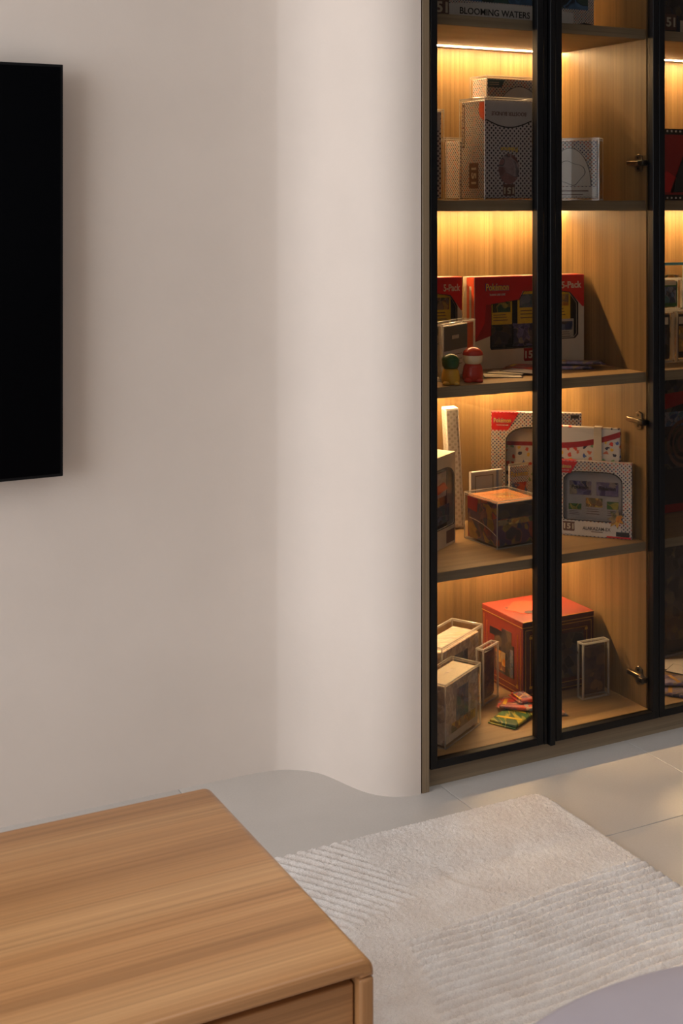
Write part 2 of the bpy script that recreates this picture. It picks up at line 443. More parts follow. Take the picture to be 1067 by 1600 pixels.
# the long wall: flat behind the television, then a cove that swells into a rounded end beside the cabinet
pts = [(XL, 2.556), (1.0, 2.556), (1.08, 2.556)]
knots = [(1.08, 2.556), (1.1436, 2.5505), (1.172, 2.5435), (1.2065, 2.5225), (1.2330, 2.4925), (1.2480, 2.456), (1.2590, 2.4188), (1.2700, 2.3857), (1.2850, 2.3562), (1.3045, 2.3345), (1.3270, 2.3205), (1.3510, 2.3130), (1.3745, 2.3105)]
def catmull(P, n=6):
    out = []
    for i in range(len(P) - 1):
        p0, p1, p2, p3 = P[max(i-1, 0)], P[i], P[i+1], P[min(i+2, len(P)-1)]
        for k in range(n):
            t = k / n
            out.append(tuple(.5 * (2*p1[j] + (p2[j]-p0[j])*t + (2*p0[j]-5*p1[j]+4*p2[j]-p3[j])*t*t + (3*p1[j]-p0[j]-3*p2[j]+p3[j])*t**3) for j in (0, 1)))
    return out + [P[-1]]
box('wall_north', M['wall'], None, XL, 1.0, 2.556, 2.9, -.004, ZC, kind='structure')
path = pts[1:2] + catmull(knots)
wb = bmesh.new()
prof = path + [(1.3745, 2.9), (1.0, 2.9)]
A = [wb.verts.new((x, y, -.004)) for x, y in prof]; B = [wb.verts.new((x, y, ZC)) for x, y in prof]
n = len(prof)
for i in range(n):
    f = wb.faces.new((A[i], A[(i+1) % n], B[(i+1) % n], B[i])); f.smooth = i < len(path) - 1
wb.faces.new(A[::-1]); wb.faces.new(B)
bmesh.ops.recalc_face_normals(wb, faces=wb.faces[:])
for e in wb.edges:
    if len(e.link_faces) == 2 and e.calc_face_angle(0) > R(40): e.smooth = False
me = bpy.data.meshes.new('wall_north_curved'); wb.to_mesh(me); wb.free(); me.materials.append(M['wall'])
link('wall_north_curved', me, None, None, 'structure')
box('wall_north_side', M['wall'], None, 2.66, XR, 2.345, 2.9, -.004, ZC, kind='structure')
box('wall_north_back', M['wall'], None, 1.3745, 2.66, 2.722, 2.9, -.004, ZC, kind='structure')
box('ceiling', M['ceil'], None, XL - .12, XR + .12, YR - .12, 2.9, ZC, ZC + .1, kind='structure')
box('wall_right', M['taupe'], None, XR, XR + .12, YR, 2.9, -.06, ZC, kind='structure')
t_ = bpy.data.objects.new('added_ceiling_lamp', None); COL.objects.link(t_); t_.location = (1.25, .75, 2.62)  # added fitting, holds the fill light for the floor
t_['label'] = 'white linear fill light added in the ceiling above the rug, out of the frame'; t_['category'] = 'lamp'
for q in ((-.78, -.752, -.28, .28), (.752, .78, -.28, .28), (-.752, .752, -.28, -.252), (-.752, .752, .252, .28)):
    MB().box(q[0], q[1], q[2], q[3], -.045, -.0005, .002, 1).build('housing', M['ceil'], t_)
# left wall with its window opening
w = MB(); wy0, wy1, wz0, wz1 = -.55, 2.45, .4, 2.5
w.box(XL - .12, XL, YR, wy0, -.06, ZC).box(XL - .12, XL, wy1, 2.9, -.06, ZC).box(XL - .12, XL, wy0, wy1, -.06, wz0).box(XL - .12, XL, wy0, wy1, wz1, ZC)
w.build('wall_left', M['wall'], None, None, 'structure')
def window(name, fr, pane):
    f = MB()
    for b in fr: f.box(*b, .003, 1)
    o = f.build(name, M['frame'], None, None, 'structure')
    box('window_pane', M['clear'], o, *pane, kind='structure')
window('window_1', [(XL-.09, XL-.04, wy0, wy0+.05, wz0, wz1), (XL-.09, XL-.04, wy1-.05, wy1, wz0, wz1), (XL-.09, XL-.04, wy0+.05, wy1-.05, wz0, wz0+.05), (XL-.09, XL-.04, wy0+.05, wy1-.05, wz1-.05, wz1), (XL-.09, XL-.04, .93, .97, wz0+.05, wz1-.05)], (XL-.068, XL-.062, wy0+.05, wy1-.05, wz0+.05, wz1-.05))
rx0, rx1, rz0, rz1 = -.4, 2.2, .55, 2.35
w = MB(); w.box(XL, rx0, YR - .12, YR, -.06, ZC).box(rx1, XR, YR - .12, YR, -.06, ZC).box(rx0, rx1, YR - .12, YR, -.06, rz0).box(rx0, rx1, YR - .12, YR, rz1, ZC)
w.build('wall_rear', M['taupe'], None, None, 'structure')
window('window_2', [(rx0, rx0+.05, YR-.09, YR-.04, rz0, rz1), (rx1-.05, rx1, YR-.09, YR-.04, rz0, rz1), (rx0+.05, rx1-.05, YR-.09, YR-.04, rz0, rz0+.05), (rx0+.05, rx1-.05, YR-.09, YR-.04, rz1-.05, rz1)], (rx0+.05, rx1-.05, YR-.068, YR-.062, rz0+.05, rz1-.05))

# ------------------------------------------------------------------ display cabinets
YF, YS, YB = 2.3119, 2.345, 2.700       # door face, shelf front, back panel
SHELF = [(.4333, .0205), (.818, .0228), (1.2066, .0226), (1.595, .0228), (1.9815, .0226)]
ZTOP = 2.40; ZFL = .057
def hinge(cab, X, z):
    h = MB().box(X - .011, X - .0005, 2.346, 2.398, z - .0055, z + .0055, .002).build('hinge', M['nickel'], cab)
    pl = [(2.352, z - .017), (2.363, z - .021), (2.372, z - .017), (2.375, z - .007), (2.375, z + .007), (2.372, z + .017), (2.363, z + .021), (2.352, z + .017)]
    MB().prism(pl, 0, X - .005, X - .0004, .0012).build('mounting_plate', M['nickel'], h)
    MB().box(X - .022, X - .004, 2.328, 2.347, z - .0065, z + .0065, .003).build('hinge_arm', M['dark_metal'], h)
    for dz in (-.012, .012): MB().cyl((X - .0065, 2.363, z + dz), .0028, .002, 0, 10).build('screw', M['dark_metal'], h)
def door(cab, x0, x1, z0, z1, pull):
    s, d = .016, .020
    o = MB()
    o.box(x0, x0 + s, YF, YF + d, z0, z1, .0012).box(x1 - s, x1, YF, YF + d, z0, z1, .0012)
    o.box(x0 + s, x1 - s, YF, YF + d, z0, z0 + s, .0012).box(x0 + s, x1 - s, YF, YF + d, z1 - s, z1, .0012)
    o = o.build('door', M['frame'], cab)
    box('pane', M['pane'], o, x0 + s - .004, x1 - s + .004, YF + .010, YF + .0135, z0 + s - .004, z1 - s + .004)
    if pull:
        p0, p1 = pull
        m = MB().box(p0, p0 + .009, YF + .004, YF + .02, z0 - .003, z1, .0015).box(p0 + .012, p1, YF - .003, YF + .02, z0 - .006, z1, .0015).box(p0, p1, YF + .014, YF + .021, z0, z1)
        m.build('pull_rail', M['frame'], o)
    return o
def cabinet(x0, x1, label, doors, hinges, left_panel):
    c = thing('display_cabinet', label, 'cabinet', (0, 0, 0), 0, 'run of oak display cabinets with glass doors')
    xi0 = x0
    if left_panel:
        box('side_panel', M['oak_v'], c, x0, x0 + .0165, YF, 2.72, 0, ZTOP); box('daylit_edge', M['edge_v'], c, x0, x0 + .0165, YF - .002, YF, 0, ZTOP, .0006, 1); xi0 = x0 + .0185
    box('side_panel', M['oak_v'], c, x1, x1 + .014, YS - .004, 2.72, .0405, ZTOP, .0006, 1)
    box('back_panel', M['oak_v'], c, xi0 - .002, x1, YB, YB + .018, .03, ZTOP)
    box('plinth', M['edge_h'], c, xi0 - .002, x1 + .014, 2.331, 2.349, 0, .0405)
    box('bottom_panel', M['oak_h'], c, xi0 - .002, x1, 2.335, YB, .0405, ZFL)
    box('top_panel', M['oak_h'], c, xi0 - .002, x1, 2.335, YB, ZTOP - .02, ZTOP)
    for z, t in SHELF:
        s = box('shelf', M['oak_h'], c, xi0 - .002, x1, YS, YB, z - t, z, .0008, 1)
        box('daylit_edge', M['edge_h'], s, xi0 - .002, x1, YS - .0015, YS, z - t, z, .0006, 1)  # thin strip that carries the painted daylight tone of the shelf front
        box('led_strip', M['led'], s, xi0 + .004, x1 - .004, 2.6510, 2.6585, z - t - .0012, z - t + .001)
    s = box('led_strip', M['led'], c, xi0 + .004, x1 - .004, 2.6510, 2.6585, ZTOP - .0212, ZTOP - .019)
    for a, b, pull in doors: door(c, a, b, .0425, ZTOP - .02, pull)
    for X, z in hinges: hinge(c, X, z)
    return c
cabinet(1.3775, 1.985, 'tall oak display cabinet with two black framed glass doors next to the rounded wall end', [(1.3985, 1.680, (1.684, 1.709)), (1.7125, 1.9965, None)], [(1.985, z) for z in (.1249, .7055, 1.2919, 1.88)], True)
cabinet(2.0012, 2.62, 'second oak display cabinet, mostly cut off by the right edge of the photo', [(1.9985, 2.3005, None), (2.304, 2.632, None)], [], False)

# ------------------------------------------------------------------ television, table, rug, pouf
tv = thing('television', 'large black wall-mounted television, switched off, above the wooden table', 'television', (0, 0, 0))
box('back_shell', M['black'], tv, -.70, .684, 2.505, 2.53, .6785, 1.4645, .004)
box('bezel', M['frame'], tv, -.708, .6885, 2.500, 2.508, .676, 1.467, .0015)
box('screen', M['screen'], tv, -.702, .683, 2.4985, 2.5012, .682, 1.4615)
box('wall_bracket', M['dark_metal'], tv, -.3, .25, 2.53, 2.5558, .9, 1.2)

H, TX1, TX0, TY0, TY1 = .36, .7085, -.62, 1.292, 1.779
table = thing('coffee_table', 'low honey oak coffee table with rounded edges and a front drawer, below the television', 'table', (TX1, TY0, 0))
Lx, Dy = TX1 - TX0, TY1 - TY0
def arc(cx, cz, r, a0, a1, n=7):
    return [(cx + r*math.cos(R(a0 + (a1-a0)*k/n)), cz + r*math.sin(R(a0 + (a1-a0)*k/n))) for k in range(n+1)]
r = .016; tk = .0185
prof = arc(-r, H - r, r, 0, 90) + arc(-Lx + r, H - r, r, 90, 180) + [(-Lx, H - .022), (-Lx + tk, H - .022), (-Lx + tk, H - tk), (-tk, H - tk), (-tk, H - .022), (0, H - .022)]
MB().prism(prof, 1, 0, Dy, .005, 3, True).build('tabletop', M['table_x'], table)
box('side_panel', M['table_z'], table, -tk, 0, 0, Dy, .07, H - .022, .004, 3)
box('side_panel', M['table_z'], table, -Lx, -Lx + tk, 0, Dy, .07, H - .022, .004, 3)
box('bottom_panel', M['table_x'], table, -Lx + tk, -tk, .004, Dy - .004, .07, .0885, .002)
box('back_panel', M['table_x'], table, -Lx + tk, -tk, Dy - .022, Dy - .008, .0885, H - tk)
hx = -Lx / 2
for a, b in ((hx + .0015, -tk - .002), (-Lx + tk + .002, hx - .0015)):
    d = box('drawer', M['table_x'], table, a, b, .011, .029, .0905, H - tk - .0115, .002)
    box('drawer_box', M['oak_h'], d, a + .012, b - .012, .029, Dy - .04, .10, H - .075)
for sx in (-Lx + .05, -.05):
    for sy in (.05, Dy - .05):
        MB().lathe([(0, .0212), (.014, .0212), (.02, .07), (0, .07)], (sx, sy, 0), 16).build('leg', M['table_z'], table)

def rug():
    t = NT('cream_wool_pile'); v = t.coord()
    at = t.new('ShaderNodeAttribute', attribute_name='tone')
    f = t.noise(v, 13, 4, .62, .5); g = t.noise(v, 420, 2, .6)
    c = t.ramp(at.outputs['Fac'], [(0, rgb(206, 194, 184)), (.5, rgb(232, 224, 217)), (1, rgb(248, 244, 240))])
    c = t.mix(.38, c, t.ramp(f, [(.36, rgb(206, 190, 177)), (.7, rgb(246, 242, 238))]))
    c = t.mix(.5, c, t.ramp(g, [(.3, (.80, .79, .78, 1)), (.62, (1.05, 1.05, 1.05, 1))]), 'MULTIPLY')
    p = t.bsdf(c, .95, .1, 0, g, .6, .004)
    p.inputs['Sheen Weight'].default_value = .25
    x0, x1, y0, y1 = -.75, 1.587, .2, 2.192
    def grid(a, b, lo, hi, fine, coarse):
        n1 = max(1, round((lo-a)/coarse)); n2 = round((hi-lo)/fine); n3 = max(1, round((b-hi)/coarse)) if b > hi else 0
        g = [a + (lo-a)*k/n1 for k in range(n1)] + [lo + (hi-lo)*k/n2 for k in range(n2)]
        return g + ([hi + (b-hi)*k/n3 for k in range(n3+1)] if n3 else [hi])
    gx, gy = grid(x0, x1, .93, x1, .0029, .014), grid(y0, y1, 1.30, y1, .0029, .014)
    nx, ny = len(gx) - 1, len(gy) - 1
    rnd = random.Random(3); rc = .035
    vs, tone = [], []
    def sm(a, b, x):
        q = max(0, min(1, (x-a)/(b-a))); return q*q*(3-2*q)
    for j in range(ny+1):
        for i in range(nx+1):
            X = gx[i]; Y = gy[j]
            ex, ey = X, Y
            # rounded plan corners
            for cx, sg in ((x1 - rc, 1), (x0 + rc, -1)):
                for cy, tg in ((y1 - rc, 1), (y0 + rc, -1)):
                    dx, dy = (X-cx)*sg, (Y-cy)*tg
                    if dx > 0 and dy > 0:
                        m = max(dx, dy); l = math.hypot(dx, dy)
                        ex, ey = cx + sg*dx*m/l, cy + tg*dy*m/l
            edge = min(X-x0, x1-X, Y-y0, y1-Y)
            h = .0155; tn = .62
            # carved stripes across the front field
            yb = 1.853 + (X-1.0355)*.055 + .006*math.sin(9*X)
            xb = 1.03 - .10*max(0, 1.80-Y) + .02*math.sin((Y-1.7)*14)
            k1 = sm(0, .02, yb - Y) * sm(0, .02, X - xb)
            ph = (Y - .035*X - .006*math.sin(5*X + 9*Y) - .004*math.sin(17*X + 3)) / .0192 * 2*PI
            sN = math.sin(ph); sN = 1 - 2*((1 - sN)/2)**1.6
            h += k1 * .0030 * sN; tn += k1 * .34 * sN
            # diagonal stripes at the back left
            u = X * .805 + Y * .593 + .012*math.sin(7*X - 4*Y)
            k2 = sm(0, .02, 1.152 + .012*math.sin(20*Y) - X) * sm(0, .02, Y - 1.90 - .25*(X-1.0)) * sm(0, .02, X - .80)
            s2 = math.sin(u / .0192 * 2*PI)
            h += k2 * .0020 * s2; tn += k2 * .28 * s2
            # brushed swirl in the plain field
            rr = math.hypot(X-1.36, (Y-2.02)*1.1); k3 = (1-k1) * (1-k2)
            an = math.atan2(Y-2.02, X-1.36); w3 = .5*math.sin(9*X - 14*Y + 2*math.sin(11*Y + 6*X)) * sm(0, .06, edge)
            for r0, a0, wd in ((.135, -2.6, .7), (.035, -.9, .8)):
                da = math.atan2(math.sin(an-a0), math.cos(an-a0)); e_ = (rr - r0*(1 + .18*da)) / .009
                w3 -= 1.3 * math.exp(-e_*e_) * math.exp(-(da/wd)**2); w3 += .7 * math.exp(-(e_ - 1.8)**2) * math.exp(-(da/wd)**2)
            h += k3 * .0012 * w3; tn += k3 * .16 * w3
            # arcs at the front left
            ra = math.hypot(X-.80, Y-1.60); k4 = (1-k1) * sm(0, .03, 1.86 - Y)
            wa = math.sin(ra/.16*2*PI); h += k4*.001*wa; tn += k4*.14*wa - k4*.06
            fr = sm(0, .016, edge)
            jit = .0013
            h = .001 + (h - .001) * (.25 + .75*fr) + rnd.uniform(-jit, jit) * (1 if edge > 0 else .2)
            vs.append((ex + rnd.uniform(-.0012, .0012), ey + rnd.uniform(-.0012, .0012), h if edge > 1e-6 else .0006))
            tone.append(max(0, min(1, tn + rnd.uniform(-.12, .12))))
    fs = [(j*(nx+1)+i, j*(nx+1)+i+1, (j+1)*(nx+1)+i+1, (j+1)*(nx+1)+i) for j in range(ny) for i in range(nx)]
    me = bpy.data.meshes.new('rug'); me.from_pydata(vs, [], fs); me.update()
    a = me.attributes.new('tone', 'FLOAT', 'POINT'); a.data.foreach_set('value', tone)
    me.polygons.foreach_set('use_smooth', [True] * len(fs))
    me.materials.append(t.m)
    o = link('area_rug', me)
    o['label'] = 'cream deep pile rug with carved stripes on the tiled floor under the table'; o['category'] = 'rug'
rug()

pouf = thing('pouf', 'round lilac grey upholstered pouf at the bottom edge of the photo, on the rug', 'pouf', (.865, .70, .0212))
pr = .385; ph_ = .405
MB().lathe([(0, .02), (pr - .03, .02), (pr - .008, .03), (pr, .06), (pr + .004, .2), (pr, ph_ - .05), (pr - .012, ph_ - .025), (pr - .035, ph_ - .008), (pr - .07, ph_), (pr*.5, ph_ + .006), (0, ph_ + .008)], (0, 0, 0), 96).build('cushion', M['velvet'], pouf)
MB().lathe([(0, 0), (pr - .05, 0), (pr - .04, .02), (0, .02)], (0, 0, 0), 48).build('base', M['black'], pouf)

# ------------------------------------------------------------------ things in the cabinets: builders
ZB, ZC_, ZD, ZE = 1.2072, .8186, .4339, .0576
E0 = .0004
def carton(t, w, h, d, mat, bev=.0012, name='carton'):
    return box(name, mat, t, 0, w, 0, d, 0, h, bev, 1)
def flag(t, mat, x, z, w, h, slant=.25, y=-E0):
    """printed corner patch with a slanted right end; x, z is its top left"""
    return MB().prism([(x, z - h), (x + w - h*slant*2, z - h), (x + w, z), (x, z)], 1, y, .0002).build('logo_patch', mat, t)
def patch(name, mat, t, x0, x1, z0, z1, y=-E0, face='front'):
    if face == 'front': return box(name, mat, t, x0, x1, y, .0002, z0, z1)
    return box(name, mat, t, y, .0002, x0, x1, z0, z1)
def arch(x0, x1, z0, z1, r, n=8, flat=.0):
    """opening with big rounded upper corners and small lower ones"""
    q = .006
    return (arc(x1 - q, z0 + q, q, -90, 0, 3) + [(x1, z1 - r + (r) * 0)] + arc_e(x1 - r*1.5, z1 - r, r*1.5, r, 0, 90, n) + arc_e(x0 + r*1.5, z1 - r, r*1.5, r, 90, 180, n) + arc(x0 + q, z0 + q, q, 180, 270, 3))
def arc_e(cx, cz, a, b, a0, a1, n):
    return [(cx + a*math.cos(R(a0 + (a1-a0)*k/n)), cz + b*math.sin(R(a0 + (a1-a0)*k/n))) for k in range(n+1)]
def on_rect(p, x0, x1, z0, z1):
    """project a loop outwards onto a rectangle (ring face needs equal counts)"""
    cx, cz = (x0+x1)/2, (z0+z1)/2; out = []
    for x, z in p:
        dx, dz = x - cx, z - cz
        k = min(((x1-cx)/abs(dx)) if abs(dx) > 1e-9 else 9e9, ((z1-cz)/abs(dz)) if abs(dz) > 1e-9 else 9e9)
        out.append((cx + dx*k, cz + dz*k))
    for c in ((x0, z0), (x1, z0), (x1, z1), (x0, z1)):     # keep true corners
        i = min(range(len(out)), key=lambda k: (out[k][0]-c[0])**2 + (out[k][1]-c[1])**2); out[i] = c
    return out
def windowed(t, w, h, d, mat, hole, tray=None):
    """carton whose front has a cut-out with a film window and a recessed tray behind it"""
    k = .0016
    b = MB().box(0, w, d - k, d, 0, h).box(0, k, k, d - k, 0, h).box(w - k, w, k, d - k, 0, h).box(k, w - k, k, d - k, 0, k).box(k, w - k, k, d - k, h - k, h)
    b.ring(on_rect(hole, 0, w, 0, h), hole, 1, 0, k)
    b.build('carton', mat, t)
    xs = [p[0] for p in hole]; zs = [p[1] for p in hole]
    MB().ring([(( x - w/2)*1.035 + w/2, (z - (min(zs)+max(zs))/2)*1.035 + (min(zs)+max(zs))/2) for x, z in hole], hole, 1, -E0, .0003).build('window_edge', M['charcoal'], t)
    box('tray', tray or M['charcoal'], t, k, w - k, min(.02, d*.6), min(.021, d*.62), k, h - k)
    MB().prism(hole, 1, .0017, .0021).build('window_film', M['clear'], t)
def card(t, x, z, w, h, y, border, pic, name='card', turn=0):
    c = box(name, border, t, x, x + w, y, y + .0006, z, z + h, .0002, 1)
    box('picture', pic, c, x + w*.08, x + w*.92, y - .0003, y + .0001, z + h*.48, z + h*.88)
    for q in (.16, .27, .37): box('text_line', M['brown_ink'], c, x + w*.12, x + w*(.85 - q*.4), y - .0003, y + .0001, z + h*q, z + h*(q + .025))
    return c
def pack(t, x, z, w, h, y, mat, name='booster_pack'):
    """foil pouch with crimped ends, standing behind a window"""
    b = MB().prism([(x + .001, z + .006), (x + w - .001, z + .006), (x + w - .001, z + h - .006), (x + .001, z + h - .006)], 1, y - .0045, y, .0025, 2)
    b.box(x, x + w, y - .001, y, z, z + .006).box(x, x + w, y - .001, y, z + h - .006, z + h)
    return b.build(name, mat, t)
def logo151(t, x, z, s, y=-E0, turn=0, ink='brown_ink'):
    """stacked block mark with the number in it"""
    b = MB().prism([(x - s*.52, z - s*.30), (x - s*.46, z - s*.42), (x + s*.46, z - s*.42), (x + s*.52, z - s*.30), (x + s*.50, z + s*.28), (x + s*.56, z + s*.42), (x - s*.56, z + s*.42), (x - s*.50, z + s*.28)], 1, y, .0002)
    o = b.build('number_mark', M[ink], t)
    text('151', s*.66, M['cream'], t, (x, y - .0002, z - s*.02), 'front', turn, .03, s*.86, 'number')
def case(name, label, w, d, h, loc, yaw, group=None, t=.0019, lid=.006, mag=False, tilt=(0, 0)):
    """clear acrylic case: sheet walls, bright cut edges, slip lid"""
    c = thing(name, label, 'acrylic case', loc, yaw, group, tilt)
    b = MB().box(0, w, 0, d, 0, h); b.build('shell', M['acr'], c)
    e = MB(); q = t; o = .0002
    for x in (-o, w - q + o):
        for y in (-o, d - q + o): e.box(x, x + q, y, y + q, 0, h + o, .0005, 1)
    for z in (0, h - q + o):
        for y in (-o, d - q + o): e.box(q, w - q, y, y + q, z, z + q, .0005, 1)
        for x in (-o, w - q + o): e.box(x, x + q, q, d - q, z, z + q, .0005, 1)
    e.build('cut_edge', M['acr_edge'], c)
    if lid:
        z = h - lid
        l = MB().box(q, w - q, -o, .0012, z, z + .0012).box(q, w - q, d - .0012, d + o, z, z + .0012).box(-o, .0012, q, d - q, z, z + .0012).box(w - .0012, w + o, q, d - q, z, z + .0012)
        l.build('lid_seam', M['acr_edge'], c)
    if mag:
        for x in (q*.9, w - q*.9):
            for z in (q*.9, h - q*.9): MB().cyl((x, -.0004, z), q*.42, .003, 1, 10).build('magnet', M['nickel'], c)
    return c
def rot_point(loc, yaw, x, y, z=0):
    a = R(yaw); return (loc[0] + x*math.cos(a) - y*math.sin(a), loc[1] + x*math.sin(a) + y*math.cos(a), loc[2] + z)
def slab(label_case, label_in, w, d, h, loc, yaw, mat, group='slim acrylic pack cases'):
    """thick-walled magnetic case with one booster pack standing in it"""
    case('pack_case', label_case, w, d, h, loc, yaw, group, t=.0042, lid=0, mag=True)
    p = thing('booster_pack', label_in, 'booster pack', rot_point(loc, yaw, .0075, d*.35, .008), yaw)
    ww, hh = w - .015, h - .016
    b = MB().box(0, ww, 0, d*.3, .005, hh - .005, .0015, 2).box(0, ww, d*.12, d*.18, 0, .005).box(0, ww, d*.12, d*.18, hh - .005, hh)
    b.build('pouch', mat, p)
    patch('printed_panel', M['foil_dark'], p, ww*.12, ww*.88, hh*.12, hh*.30)
def flat_pack(label, mat, loc, yaw, w=.064, l=.112, tilt=(0, 0), stripe='yellow', group='booster packs lying in the cabinet'):
    p = thing('booster_pack', label, 'booster pack', loc, yaw, group, tilt)
    b = MB().box(-w/2, w/2, -l/2 + .006, l/2 - .006, 0, .0075, .003, 2).box(-w/2, w/2, -l/2, -l/2 + .007, .001, .0022).box(-w/2, w/2, l/2 - .007, l/2, .001, .0022)
    b.build('pouch', mat, p)
    MB().prism([(-w*.42, -l*.22), (w*.42, -l*.10), (w*.42, -l*.02), (-w*.42, -l*.13)], 2, .0072, .0078).build('title_band', M[stripe], p)
    MB().prism([(-w*.36, l*.30), (w*.30, l*.30), (w*.24, l*.38), (-w*.30, l*.38)], 2, .0072, .0078).build('logo_patch', M['yellow'], p)
    return p
def flat_card(label, loc, yaw, w=.063, l=.088, mat='cream', group='loose cards lying flat'):
    p = thing('card', label, 'card', loc, yaw, group)
    box('sheet', M['charcoal'], p, -w/2, w/2, -l/2, l/2, 0, .0012, .0004, 1)
    box('face', M[mat], p, -w/2 + .002, w/2 - .002, -l/2 + .002, l/2 - .002, .0011, .0015)
    return p

# ------------------------------------------------------------------ top shelf
t = thing('collection_box', 'large box with BLOOMING WATERS lettering on the top shelf of the whole cabinet', 'box', (1.43, 2.42, 1.5956), 0)
w, h, d = .470, .31, .10
carton(t, w, h, d, M['dots_small'])
patch('artwork', M['art_blue'], t, .035, .452, .045, .29)
MB().prism([(.078, .004), (.41, .004), (.41, .036)] + [(.41 - .332*k/10, .036 + .0075*math.sin(PI*k/10)) for k in range(1, 10)] + [(.078, .036)], 1, -.0008, .0002).build('title_panel', M['white'], t)
text('BLOOMING WATERS', .020, M['ink'], t, (.198, -.0011, .0215), 'front', 0, .012, .184, 'title')
logo151(t, .055, .026, .048, -.0008)
MB().prism([(.415, .004), (.462, .004), (.462, .014), (.44, .016), (.415, .010)], 1, -.0009, .0002).build('black_caption', M['ink'], t)
t = thing('collection_box', 'dark box on the top shelf of the cut off cabinet', 'box', (2.052, 2.40, 1.5956), 0)
carton(t, .46, .30, .10, M['art_dark'])
logo151(t, .05, .03, .045, -.0008); patch('title_panel', M['cream'], t, .085, .40, .006, .036, -.0006)
text('BLOOMING WATERS', .020, M['ink'], t, (.21, -.0009, .02), 'front', 0, .012, .184, 'title')

# ------------------------------------------------------------------ second shelf
def bundle(label, loc, yaw, w, d, h, mat, sides=True):
    """upside-down bundle carton: a pale end panel with a curved edge, dotted body, round emblem"""
    t = thing('bundle_box', label, 'box', loc, yaw, 'boxed booster bundles in acrylic cases')
    carton(t, w, h, d, M['dots_night'] if mat is None else mat)
    zc = h * .74
    MB().prism([(.002, h - .001), (.002, zc + .014)] + [(.002 + (w - .004)*k/12, zc + .014 - .016*math.sin(PI*k/12)) for k in range(1, 12)] + [(w - .002, zc + .014), (w - .002, h - .001)], 1, -E0, .0002).build('end_panel', M['grey'], t)
    ln = [(.002 + (w - .004)*k/12, zc + .014 - .016*math.sin(PI*k/12)) for k in range(13)]
    MB().prism(ln + [(x, z - .0028) for x, z in ln[::-1]], 1, -.0007, .0002).build('curved_line', M['ink'], t)
    text('BOOSTER BUNDLE', .012, M['brown_ink'], t, (w*.5, -.0008, h*.865), 'front', 180, .015, w*.74, 'title')
    wordmark(t, w*.5, h*.50, w*.36, -.0004, 'front', 180, False)
    MB().prism([(w*.5 + w*.22*math.cos(a), h*.30 + w*.27*math.sin(a)) for a in [2*PI*k/28 for k in range(28)]], 1, -E0, .0002).build('round_emblem', M['emblem'], t)
    logo151(t, w*.5, h*.085, w*.24, -E0, 180)
    if sides:
        patch('side_artwork', M['dots'], t, .001, d - .001, .001, h - .001, -.0003, 'left')
        box('side_title_band', M['brown_ink'], t, -.0008, .0002, d*.86, d*.95, h*.52, h*.97)
        text('BOOSTER BUNDLE', d*.075, M['cream'], t, (-.0010, d*.905, h*.745), 'left', 90, .02, h*.40, 'side_title')
        MB().prism([(.001, h*.78), (d*.20, h*.83), (d*.26, h*.90), (d*.22, h*.98), (.001, h*.98)], 0, -.0008, .0002).build('side_logo_patch', M['orange'], t)
        box('side_number_mark', M['brown_ink'], t, -.0008, .0002, d*.28, d*.66, h*.10, h*.36)
        text('151', d*.26, M['cream'], t, (-.0011, d*.47, h*.23), 'left', 90, .03, h*.17, 'side_number')
L1 = (1.601, 2.420, ZB)
case('acrylic_case', 'tallest clear acrylic case, in the middle of the second shelf, holding an upside-down bundle box', .133, .104, .227, L1, 0, 'acrylic box cases')
bundle('grey dotted bundle box standing upside down in the tallest acrylic case', (1.605, 2.424, ZB + .0045), 0, .125, .096, .216, None)
L5 = (1.408, 2.50, ZB)
case('acrylic_case', 'acrylic case with a grey box at the left end of the second shelf', .139, .06, .202, L5, 0, 'acrylic box cases')
t = thing('bundle_box', 'grey dotted box in the acrylic case at the left end of the second shelf', 'box', (1.412, 2.504, ZB + .0045), 0, 'boxed booster bundles in acrylic cases')
carton(t, .130, .192, .052, M['dots_night']); patch('end_panel', M['grey'], t, .003, .127, .15, .190); text('BOOSTER BUNDLE', .011, M['brown_ink'], t, (.058, -.0008, .175), 'front', 180, .015, .09, 'title')
def blob_box(label, loc, yaw, w, h, d, flagmat):
    """dotted carton with a rounded panel and a plain single-line doodle"""
    t = thing('figure_box', label, 'box', loc, yaw, 'white boxes with a line drawing')
    carton(t, w, h, d, M['dots'])
    z0, z1, x0, x1 = h*.22, h*.88, w*.12, w*.90
    MB().prism(arc_e((x0+x1)/2, z0, (x1-x0)/2, z1 - z0, 0, 180, 16), 1, -E0, .0002).build('oval_panel', M['white'], t)
    o = arc_e((x0+x1)/2, z0, (x1-x0)/2, z1 - z0, 0, 180, 20); i = arc_e((x0+x1)/2, z0, (x1-x0)/2 - .0012, z1 - z0 - .0012, 0, 180, 20)
    MB().ring(o, i, 1, -.0007, 0).build('panel_outline', M['ink'], t)
    cx, cz = (x0+x1)/2, z0 + h*.22
    wob = [(cx + w*.26*math.cos(a)*(1 + .10*math.sin(3*a + 1)), cz + h*.20*math.sin(a)*(1 + .14*math.sin(4*a))) for a in [2*PI*k/40 for k in range(40)]]
    MB().ring(wob, [(cx + (x-cx)*.965, cz + (z-cz)*.965) for x, z in wob], 1, -.0009, 0).build('line_drawing', M['ink'], t)
    patch('caption_panel', M['white'], t, .001, w - .001, .004, h*.20, -.0005)
    for k, (a, b) in enumerate(((.12, .14), (.06, .075))): patch('caption_line', M['brown_ink'], t, w*.2, w*(.85 - k*.1), h*a, h*b, -.0008)
    flag(t, flagmat, .002, h - .003, w*.26, h*.13, .25, -.0006)
    for k in range(2): patch('logo_line', M['cream'], t, w*.03, w*.18, h*(.925 - k*.035), h*(.935 - k*.035), -.0009)
L4 = (1.586, 2.553, ZB)
